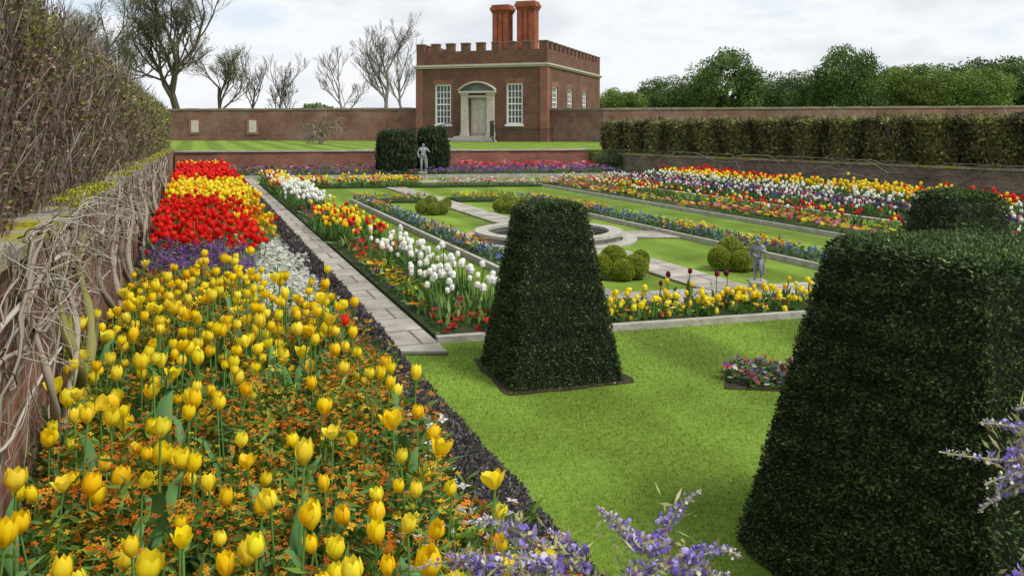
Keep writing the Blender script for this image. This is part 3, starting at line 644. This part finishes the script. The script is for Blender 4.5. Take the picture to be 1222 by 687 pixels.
r_=np.sqrt(rng.uniform(0,1,N))*.24; t_=rng.uniform(0,6.28,N); P=np.column_stack([X0+r_*np.cos(t_)*1.2,Y0+r_*np.sin(t_),rng.uniform(.03,.10,N)])
fb.inst(FL5,P,Rm(N,.4),.02*rng.uniform(.7,1.3,N),pick(PNK+WHI+BLU+PUR+CRM,N),0); leaves(fb,P.repeat(3,0)-[0,0,.03],rng.normal(0,.7,(3*N,3))+[0,0,.5],.05,.01,pick(GR,3*N),1)
fb.obj('bedding_flowers',[M_petal,M_leaf])
sp=MB(); prism(sp,[(X0-.34,Y0-.2),(X0+.25,Y0-.28),(X0+.4,Y0+.2),(X0-.2,Y0+.28)],-.02,.006); sp.obj('soil_patch',[M_soil])
ed=MB()
def edging(a0,a1,D0,D1,h,N,ls,cols):
    prism(ed,quadgrid(a0+.04,a1-.05,D0,D1),0,h*.6,0,(.02,.016,.018))
    D=D0*(D1/D0)**rng.uniform(0,1,N); u=rng.uniform(-1,1,N); a=(a0+a1)/2+(a1-a0)/2*u+.008*np.sin(D*9)+.008*np.sin(D*23); z=h*(1-.75*np.abs(u)**2.5)*rng.uniform(.7,1.1,N)
    P=WN(a,D,z); b=sn(P,14,21)
    L=ls*np.sqrt(D/3)*rng.uniform(.5,1.4,N)
    leaves(ed,P,rng.normal(0,.6,(N,3))+[0,0,.6],L,L*.2,pick(cols,N,.3)*(1+.35*b)[:,None])
DK=[(.08,.065,.07),(.13,.11,.115),(.05,.042,.044),(.22,.20,.20),(.07,.08,.05)]
edging(.97,1.42,1.2,5.9,.12,90000,.018,DK); edging(1.04,1.42,5.9,27,.15,40000,.028,DK[:3])
edging(12.35,12.95,9,24,.2,16000,.03,DK[:3]); 
ed.obj('dark_heather_edging',[M_leaf])
gb=MB()
def blades(a0,a1,D0,D1,N,cond=None):
    D=D0*(D1/D0)**rng.uniform(0,1,N); a=rng.uniform(a0,a1,N); k=(D<N0(a)-.01) if cond is None else cond(a,D); a,D=a[k],D[k]; n=len(a)
    P=WN(a,D,np.zeros(n)); b=sn(P,2.5,31)*.5+sn(P,11,32)*.5; st=1+.15*np.clip(2.5*np.sin((P[:,0]*.934+P[:,1]*.356)*5.2),-1,1)
    leaves(gb,P,rng.normal(0,.5,(n,3))*[1,1,.2]+[0,0,.8],rng.uniform(.007,.016,n)*np.sqrt(D/3),.0014*np.sqrt(D/2.5),pick([(.12,.21,.024),(.155,.25,.032),(.21,.30,.048),(.27,.32,.09)],n,.2,[3,4,3,.6])*((1+.25*b)*st)[:,None],0,True)
blades(1.43,8,1.8,8,200000); blades(2.57,3.29,7,16,20000,lambda a,D:D>N0(a)+.85)
N=70; a=rng.uniform(1.5,4.5,N); D=rng.uniform(2.3,6.2,N); k=D<N0(a)-.1; P=WN(a[k],D[k],np.full(k.sum(),.016)); leaves(gb,P,rng.normal(0,1,P.shape)*[1,1,.1],.018,.005,pick([(.30,.2,.1),(.45,.4,.3),(.2,.13,.06)],k.sum()))
gb.obj('grass_blades',[M_leaf])
# ---------------- pond
pc=np.array(W(5.05,11.9)); m=MB()
def annulus(m,r0,r1,z0,z1,mi=0,n=48):
    th=np.arange(n)*2*PI/n; V=[]
    for (r,z) in ((r0,z0),(r1,z0),(r1,z1),(r0,z1)): V.append(np.column_stack([pc[0]+r*np.cos(th),pc[1]+r*np.sin(th),np.full(n,z)]))
    i=np.arange(n);j=(i+1)%n; F=[]
    for k in range(4):
        q=(k+1)%4; F.append(np.stack([k*n+i,k*n+j,q*n+j,q*n+i],1))
    m.add(np.concatenate(V),np.concatenate(F),(1,1,1),mi)
annulus(m,.90,1.0,.0,.09); annulus(m,.86,1.05,.091,.13); annulus(m,1.05,1.25,-.02,.028)
pd=m.obj('garden_pond',[M_kerb])
m=MB(); th=np.arange(48)*2*PI/48; V=np.vstack([[pc[0],pc[1],.04],np.column_stack([pc[0]+.91*np.cos(th),pc[1]+.91*np.sin(th),np.full(48,.04)])])
m.add(V,np.array([[0,1+i,1+(i+1)%48] for i in range(48)])); m.obj('water',[M_water],parent=pd)
m=MB(); tube(m,[pc+[0,0,.0],pc+[0,0,.08],pc+[0,0,.09],pc+[0,0,.15],pc+[0,0,.16],pc+[0,0,.17]],[.09,.09,.03,.03,.07,.001],16); m.obj('fountain',[M_kerb],smooth=True,parent=pd)
# ---------------- statues
def statue(name,loc,h,ped,mat,yaw,child=False):
    m=MB(); x,y=loc; s=ped
    box(m,x-s*.62,x+s*.62,y-s*.62,y+s*.62,0,s*.18); box(m,x-s*.45,x+s*.45,y-s*.45,y+s*.45,s*.181,s*.75); box(m,x-s*.56,x+s*.56,y-s*.56,y+s*.56,s*.751,s*.9)
    base=m.obj(name,[M_kerb])
    hs=1.35 if child else 1
    J=[(0,0,.52,.085),(.01,0,.62,.075),(0,0,.73,.10),(0,0,.82,.045),(.005,-.012,.885,.058*hs),(.005,-.005,.945,.055*hs),
       (.115,0,.775,.047),(.20,-.03,.66,.036),(.15,-.13,.70,.028),(.12,-.17,.74,.022),
       (-.115,0,.775,.047),(-.18,.03,.63,.036),(-.15,-.04,.52,.027),(-.14,-.07,.47,.022),
       (.06,0,.49,.075),(.09,-.06,.28,.052),(.08,.01,.06,.03),(.10,-.07,.025,.024),
       (-.055,0,.48,.078),(-.06,-.01,.27,.054),(-.06,.02,.06,.032),(-.07,-.06,.025,.025),(.005,-.075*hs**.5,.90,.012)]
    E=[(0,1),(1,2),(2,3),(3,4),(4,5),(2,6),(6,7),(7,8),(8,9),(2,10),(10,11),(11,12),(12,13),(0,14),(14,15),(15,16),(16,17),(0,18),(18,19),(19,20),(20,21),(4,22)]
    me=bpy.data.meshes.new('figure'); me.from_pydata([(j[0]*h,j[1]*h,j[2]*h) for j in J],E,[]); me.materials.append(mat)
    o=bpy.data.objects.new('figure',me); S.collection.objects.link(o); o.parent=base; o.location=(x,y,s*.9); o.rotation_euler=(0,0,yaw)
    md=o.modifiers.new('skin','SKIN'); 
    for i,j in enumerate(J): 
        sv=me.skin_vertices[0].data[i]; sv.radius=(j[3]*h,j[3]*h*.85); sv.use_root=(i==0)
    md.use_smooth_shade=True; ss=o.modifiers.new('sub','SUBSURF'); ss.levels=2; ss.render_levels=2
    m=MB(); pts=[(x+h*.09*math.cos(t+yaw),y+h*.085*math.sin(t+yaw),s*.9+h*(.55+.03*math.sin(t*2))) for t in np.linspace(0,2*PI,18)]
    tube(m,pts,h*.03,6); tube(m,[(x+h*.08,y-h*.06,s*.9+h*.55),(x+h*.12,y-h*.05,s*.9+h*.35),(x+h*.13,y-h*.0,s*.9+h*.12)],[h*.03,h*.04,h*.02],6); m.obj('drapery',[mat],smooth=True,parent=base)
statue('lead_statue',((505-611)*.0256,25.6),.92,.22,M_lead,.2)
statue('cherub_statue',W(5.36,7.95)[:2],.42,.15,M_pale,-.6,True)
# ---------------- shrubs
def shrub(name,x,y,w,z,N,cols,ls=.05,z0=0,column=False):
    m=MB(); p_=.28 if column else 1.0
    def shape(d):
        q=d.copy(); s_=np.sqrt((d[:,0]**2+d[:,1]**2)).clip(1e-4); q[:,:2]=d[:,:2]/s_[:,None]*(s_**p_)[:,None]; 
        if column: q[:,2]=np.sign(d[:,2])*np.abs(d[:,2])**.7
        return q
    V,F=ico((0,0,0),1); V=shape(np.array(V))*[w*.44,w*.44,(z-z0)*.46]+[x,y,z0+(z-z0)*.47]; m.add(V,F,(.008,.013,.005))
    d=unit(rng.normal(size=(N,3))); P=shape(d)*[w*.5,w*.5,(z-z0)*.5]; P+=[x,y,z0+(z-z0)*.5]
    b=sn(P,6,41); P+=d*(b*.07+rng.normal(0,.04,N))[:,None]; k=P[:,2]>z0; 
    leaves(m,P[k],d[k]*.3+rng.normal(0,.3,(k.sum(),3))+[0,0,1.1],ls,ls*.16,pick(cols,k.sum(),.3)*(1+.45*b[k])[:,None]); return m.obj(name,[M_yew])
YD=[(.018,.034,.015),(.032,.052,.022),(.055,.08,.035)]
shrub('yew_shrub',-3.72,26.9,1.10,1.32,16000,YD,.14,0,True); shrub('yew_shrub',-2.62,27.6,.90,1.42,14000,YD,.14,0,True)
shrub('green_shrub',3.6,29.3,1.4,.75,6000,[(.08,.13,.03),(.11,.17,.04)]); 
# ---------------- trees
def grow(m,p,d,L,r,lev,cfg,tips):
    n=5; pts=[p.copy()]; q=p.copy(); dd=d.copy()
    for k in range(n):
        dd=unit(dd+R2.normal(0,cfg['wig'],3)+np.array([0,0,cfg['up']])); q=q+dd*L/n; pts.append(q.copy())
    re=r*.55 if lev>0 else r*.4
    tube(m,pts,np.linspace(r,re,n+1),7 if r>.1 else (4 if r>.03 else 3),cfg['col'])
    if lev==0: tips.append(pts[-1]); tips.append(pts[3]); return
    kids=cfg['kids'][len(cfg['kids'])-lev]
    for i in range(kids):
        f=cfg['f0']+(1-cfg['f0'])*(i+1)/kids if lev<cfg['top'] else .38+.62*(i+1)/kids
        x=f*n; k=min(n-1,int(x)); b=pts[k]+(pts[k+1]-pts[k])*(x-k)
        ax=unit(R2.normal(size=3)); nd=unit(dd*math.cos(cfg['ang'])+unit(np.cross(dd,ax))*math.sin(cfg['ang'])*R2.uniform(.6,1.3))
        grow(m,b,nd,L*cfg['ls']*R2.uniform(.75,1.15)*(1.15-.45*f if lev<cfg['top'] else 1.0),max(cfg['rmin'],r*(.58-.18*f)),lev-1,cfg,tips)
def bare_tree(name,loc,height,seed,kids,col=(.10,.085,.065),leafn=0,leafcol=None,ang=.7,rmin=.011,r0=None,up=.10,ls=.62,lsz=.10):
    global R2; R2=np.random.default_rng(seed); m=MB(); tips=[]
    cfg=dict(wig=.13,up=up,kids=kids,f0=.15,ang=ang,ls=ls,rmin=rmin,col=col,top=len(kids))
    grow(m,np.array([0,0,-.1]),np.array([.0,0,1.]),height*.40,r0 or height*.028,len(kids),cfg,tips)
    V=np.concatenate(m.V); zmx=V[:,2].max(); f=height/zmx; m.V=[v*f for v in m.V]
    if leafn:
        T=np.array(tips)*f; i=R2.integers(0,len(T),leafn); P=T[i]+R2.normal(0,.10,(leafn,3)); leaves(m,P,R2.normal(size=P.shape),lsz,lsz*.35,pick(leafcol,leafn,.3),1)
    o=m.obj(name,[M_bark,M_leaf]); o.location=loc; return o
TG=[(.14,.16,.05),(.18,.20,.06),(.20,.18,.10)]
bare_tree('deciduous_tree',((208-611)*.062,62,.7),13.5,3,[6,6,5,5,4],leafn=8000,leafcol=TG,r0=.30,ls=.72,ang=.66,rmin=.010)
bare_tree('deciduous_tree',((138-611)*.066,66,.7),13.0,8,[6,6,5,5,4],leafn=8000,leafcol=TG,r0=.24,ls=.72,ang=.66,rmin=.010)
bare_tree('deciduous_tree',((262-611)*.07,70,.7),7.8,9,[6,6,5,4],leafn=4000,leafcol=TG,r0=.14,ls=.68,ang=.7)
bare_tree('bare_tree',((305-611)*.07,70,.7),8.0,5,[6,5,4,3],r0=.09,up=.18,rmin=.011)
bare_tree('bare_tree',((325-611)*.072,72,.7),7.4,6,[6,5,4,3],r0=.09,up=.18,rmin=.011)
bare_tree('bare_tree',((458-611)*.064,64,.7),9.8,12,[6,6,5,4,3],col=(.19,.17,.15),r0=.14,up=.12,rmin=.008)
bare_tree('bare_tree',((412-611)*.068,68,.7),7.5,14,[6,5,5,4],col=(.19,.17,.15),r0=.09,up=.12,rmin=.010)
bare_tree('bare_tree',((485-611)*.068,69,.7),9.0,15,[6,5,5,4],col=(.18,.16,.14),r0=.10,up=.12,rmin=.010)
bare_tree('bare_tree',((345-611)*.075,75,.7),6.0,17,[6,5,5,4],col=(.18,.16,.14),r0=.08,up=.10,rmin=.010)
bare_tree('espalier_tree',((382-611)*.040,40,.7),1.9,21,[6,5,4],col=(.2,.17,.13),r0=.10,up=-.02,ang=1.25,rmin=.012,ls=.9)
def leafy(seed,w,h,N,cols,ls):
    r=np.random.default_rng(seed); m=MB()
    tube(m,[(0,0,-.2),(.1,0,h*.25),(0,.1,h*.5)],[w*.045,w*.035,w*.02],8,(.07,.055,.04))
    nc=95
    for i in range(nc):
        d=unit(r.normal(size=3)); rad=r.uniform(.35,1)**.5; c=np.array([d[0]*w*.42*rad,d[1]*w*.42*rad,h*.55+d[2]*h*.38*rad]); 
        if i<14: tube(m,[(0,0,h*.22+.02*i*h),c*.5+[0,0,h*.2],c],[w*.018,w*.011,w*.004],5,(.07,.055,.04))
        cr=w*r.uniform(.07,.16); n=N//nc; q=unit(r.normal(size=(n,3))); P=c+q*cr*r.uniform(.6,1.15,(n,1))*[1,1,.8]
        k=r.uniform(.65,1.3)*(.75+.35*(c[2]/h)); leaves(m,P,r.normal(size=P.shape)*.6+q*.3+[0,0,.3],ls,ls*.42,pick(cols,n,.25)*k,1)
    return m
G1=[(.065,.115,.027),(.09,.15,.033),(.12,.185,.042)]; G2=[(.11,.17,.033),(.15,.22,.042),(.19,.26,.052)]
tl=[(738,88,6.5,5.2,G2),(800,100,9,7.2,G1),(865,95,9.5,10.0,G1),(905,105,7,7.4,G2),(945,98,8.5,7.6,G1),(1010,92,8.8,10.0,G1),(1060,110,11,8.9,G2),(1095,98,10.5,8.8,G2),(1150,90,10,8.0,G2),(1175,100,13,9.8,G1),(1225,95,11,9.2,G1),(1270,95,11,8,G2),(830,112,10,6.8,G2),(975,112,10,7.0,G2)]
var={}
for i,(u,D,w,h,g) in enumerate(tl):
    key=(i%3,g is G1)
    if key not in var: 
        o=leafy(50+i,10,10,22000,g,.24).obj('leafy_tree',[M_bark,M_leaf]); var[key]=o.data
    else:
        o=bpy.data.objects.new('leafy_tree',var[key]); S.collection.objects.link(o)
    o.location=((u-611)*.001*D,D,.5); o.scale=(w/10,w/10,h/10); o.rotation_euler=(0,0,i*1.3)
m=MB(); N=60000; X=rng.uniform(-160,200,N); hh=4.2+1.6*np.sin(X*.11)+1.2*np.sin(X*.31+1)+.6*np.sin(X*.9); hh=np.where(X>0,hh,hh*.75); Z=.5+hh*rng.uniform(0,1,N)**.7; Y=170+rng.uniform(-3,3,N)
P=np.column_stack([X,Y,Z]); b=sn(P,.5,51); leaves(m,P,rng.normal(size=P.shape),.9,.33,pick(G1,N,.3)*(1+.4*b)[:,None]); 
m.obj('distant_trees',[M_leaf])
# ---------------- foreground wisteria
V=[];F=[];sh=[]
def addp(vs,fs_,s): 
    b=len(V); V.extend(vs); F.extend([[b+i for i in f] for f in fs_]); sh.extend(s)
addp([(0,0,0),(-.55,.1,.5),(-.6,.35,1.0),(0,.1,.6),(0,.4,1.25),(.55,.1,.5),(.6,.35,1.0)],[[0,3,2,1],[0,5,6,3],[3,6,4,2]],[.8,1.1,1.2,1.2,1.3,1.1,1.2])
addp([(0,0,0),(-.28,-.5,.2),(-.2,-.95,.35),(-.02,-.45,.4)],[[0,1,2,3]],[.75,.75,.6,.85])
addp([(0,0,0),(.28,-.5,.2),(.2,-.95,.35),(.02,-.45,.4)],[[0,3,2,1]],[.75,.75,.6,.85])
PEA=(np.array(V),[np.array(F)],np.array(sh))
wm=MB(); 
def raceme(p0,p1,n=46,droop=.02,rad=.017,fs=.0078,white=.15):
    p0=np.array(p0);p1=np.array(p1); t=np.linspace(0,1,9)[:,None]; mid=(p0+p1)/2+[rng.normal(0,.008),0,droop+rng.normal(0,.012)]
    C=(1-t)**2*p0+2*t*(1-t)*mid+t*t*p1; tube(wm,C,np.linspace(.0022,.0008,9),5,(.40,.42,.20),1)
    f=rng.uniform(.02,1,n)**1.15; c=np.array([C[min(8,int(x*8))]*(1-(x*8-int(x*8)))+C[min(8,int(x*8)+1)]*(x*8-int(x*8)) for x in f])
    d=unit(rng.normal(size=(n,3))); rr=rad*(1.05-.85*f)*rng.uniform(.5,1.2,n); q=c+d*rr[:,None]
    for i in range(n): tube(wm,[c[i],q[i]],.0005,3,(.45,.42,.26),1)
    sz=fs*(1.1-.8*f)*rng.uniform(.75,1.25,n)
    col=pick([(.40,.32,.76),(.28,.20,.62),(.54,.46,.82),(.20,.13,.48)],n,.15); wh=rng.uniform(0,1,n)<white+.45*(f>.7); col[wh]=pick([(.66,.62,.66),(.55,.52,.35)],wh.sum(),.1)
    wm.inst(PEA,q,Rm(n,1.2),sz,col,0)
up=.022
rac=[((.02,1.2,.94+up),(-.14,1.16,.965+up)),((.05,1.22,.955+up),(-.06,1.2,1.01+up)),((.07,1.18,.94+up),(.0,1.15,.985+up)),((.0,1.17,.925+up),(-.11,1.12,.93+up)),((.10,1.2,.95+up),(.05,1.2,1.0+up)),((-.03,1.2,.93+up),(-.09,1.16,.985+up)),((.05,1.15,.92+up),(-.03,1.1,.935+up)),((-.04,1.16,.91+up),(-.13,1.14,.925+up)),((.09,1.16,.91+up),(.02,1.12,.93+up)),
     ((.19,1.2,.99),(.12,1.17,1.065)),((.20,1.2,.985),(.275,1.22,1.07)),((.22,1.18,.97),(.32,1.17,1.0)),((.20,1.16,.955),(.14,1.12,.985)),((.24,1.2,.945),(.32,1.2,.95)),((.17,1.2,.945),(.21,1.15,.995)),((.12,1.15,.92),(.16,1.1,.95)),((.19,1.18,.93),(.26,1.16,.96)),((.16,1.16,.93),(.10,1.14,.97)),
     ((.76,1.15,1.14),(.57,1.12,1.165)),((.75,1.18,1.12),(.64,1.15,1.07)),((.76,1.15,1.13),(.62,1.1,1.13)),((.76,1.16,1.15),(.63,1.13,1.20)),((.74,1.15,.98),(.60,1.1,.93)),((.74,1.15,.99),(.62,1.1,.965)),((.78,1.2,1.17),(.69,1.15,1.21)),((.77,1.15,1.11),(.68,1.12,1.02)),((.73,1.17,1.15),(.66,1.14,1.10))]
for p0,p1 in rac: raceme(p0,p1,n=105)
for (x,y,z) in [(.02,1.2,.94+up),(.07,1.2,.95+up),(.20,1.2,.98),(.17,1.2,.945),(.76,1.16,1.14),(.75,1.16,1.12),(.74,1.15,.98),(.78,1.2,1.17),(.24,1.2,.945),(.12,1.15,.92),(-.03,1.2,.93+up)]:
    bx=.12 if x<.5 else .98
    tube(wm,[(bx,.75,0),(bx+.01,.85,.3),((bx+x)/2,1.0,.62),(x+.005,y-.03,z-.08),(x,y,z)],[.014,.011,.007,.004,.0022],6,(.2,.17,.12),1)
N=1000; ci=rng.integers(0,len(rac),N); B=np.array([r[0] for r in rac])[ci]; T_=np.array([r[1] for r in rac])[ci]
P=B+(T_-B)*rng.uniform(-.3,.6,(N,1))+rng.normal(0,.016,(N,3))
leaves(wm,P,rng.normal(0,.6,(N,3))+[0,0,.7],rng.uniform(.010,.03,N),.0026,pick([(.34,.38,.12),(.44,.42,.20),(.36,.28,.15)],N,.2),1)
wm.obj('wisteria_plant',[M_petal,M_leaf])
# ---------------- world, sun, camera
w=bpy.data.worlds.new('World'); S.world=w; w.use_nodes=True; nt=w.node_tree; nt.nodes.clear()
out=nt.nodes.new('ShaderNodeOutputWorld'); bg=nt.nodes.new('ShaderNodeBackground'); bg.inputs['Strength'].default_value=.12
sky=nt.nodes.new('ShaderNodeTexSky'); sky.sky_type='NISHITA'; sky.sun_disc=False
el=math.radians(52); sd=Vector((.85,-.5)).normalized(); sky.sun_elevation=el; sky.sun_rotation=math.atan2(sd.x,sd.y)
tc=nt.nodes.new('ShaderNodeTexCoord'); mp=nt.nodes.new('ShaderNodeMapping'); mp.inputs['Scale'].default_value=(1,1,3.0)
n=nt.nodes.new('ShaderNodeTexNoise'); n.inputs['Scale'].default_value=3.6; n.inputs['Detail'].default_value=9; n.inputs['Roughness'].default_value=.58
r=nt.nodes.new('ShaderNodeValToRGB'); r.color_ramp.elements[0].position=.40; r.color_ramp.elements[0].color=(.66,.66,.66,1); r.color_ramp.elements[1].position=.52; r.color_ramp.elements[1].color=(1,1,1,1)
r2=nt.nodes.new('ShaderNodeValToRGB'); e=r2.color_ramp.elements; e[0].position=.38; e[0].color=(7.9,8.4,9.3,1); e[1].position=.49; e[1].color=(8.3,8.4,8.55,1); x=e.new(.62); x.color=(6.5,6.85,7.3,1)
mx=nt.nodes.new('ShaderNodeMix'); mx.data_type='RGBA'
L=nt.links.new; L(tc.outputs['Generated'],mp.inputs[0]); L(mp.outputs[0],n.inputs['Vector']); L(n.outputs['Fac'],r.inputs[0]); L(n.outputs['Fac'],r2.inputs[0]); L(r.outputs[0],mx.inputs[0]); L(sky.outputs[0],mx.inputs[6]); L(r2.outputs[0],mx.inputs[7]); L(mx.outputs[2],bg.inputs[0]); L(bg.outputs[0],out.inputs[0])
sl=bpy.data.lights.new('sun','SUN'); sl.energy=3.3; sl.angle=math.radians(15); sl.color=(1,.96,.88); so_=bpy.data.objects.new('sun',sl); S.collection.objects.link(so_)
dv=Vector((sd.x*math.cos(el),sd.y*math.cos(el),math.sin(el))); so_.rotation_euler=dv.to_track_quat('Z','Y').to_euler(); so_.location=(0,0,30)
cam=bpy.data.cameras.new('camera'); co=bpy.data.objects.new('camera',cam); S.collection.objects.link(co); S.camera=co
co.location=(0,0,1.6); co.rotation_euler=(PI/2,0,0); cam.sensor_width=36; cam.lens=29.46; cam.shift_y=-.158; cam.clip_end=6000; cam.clip_start=.05
S.view_settings.view_transform='Standard'; S.view_settings.look='None'; S.view_settings.exposure=0
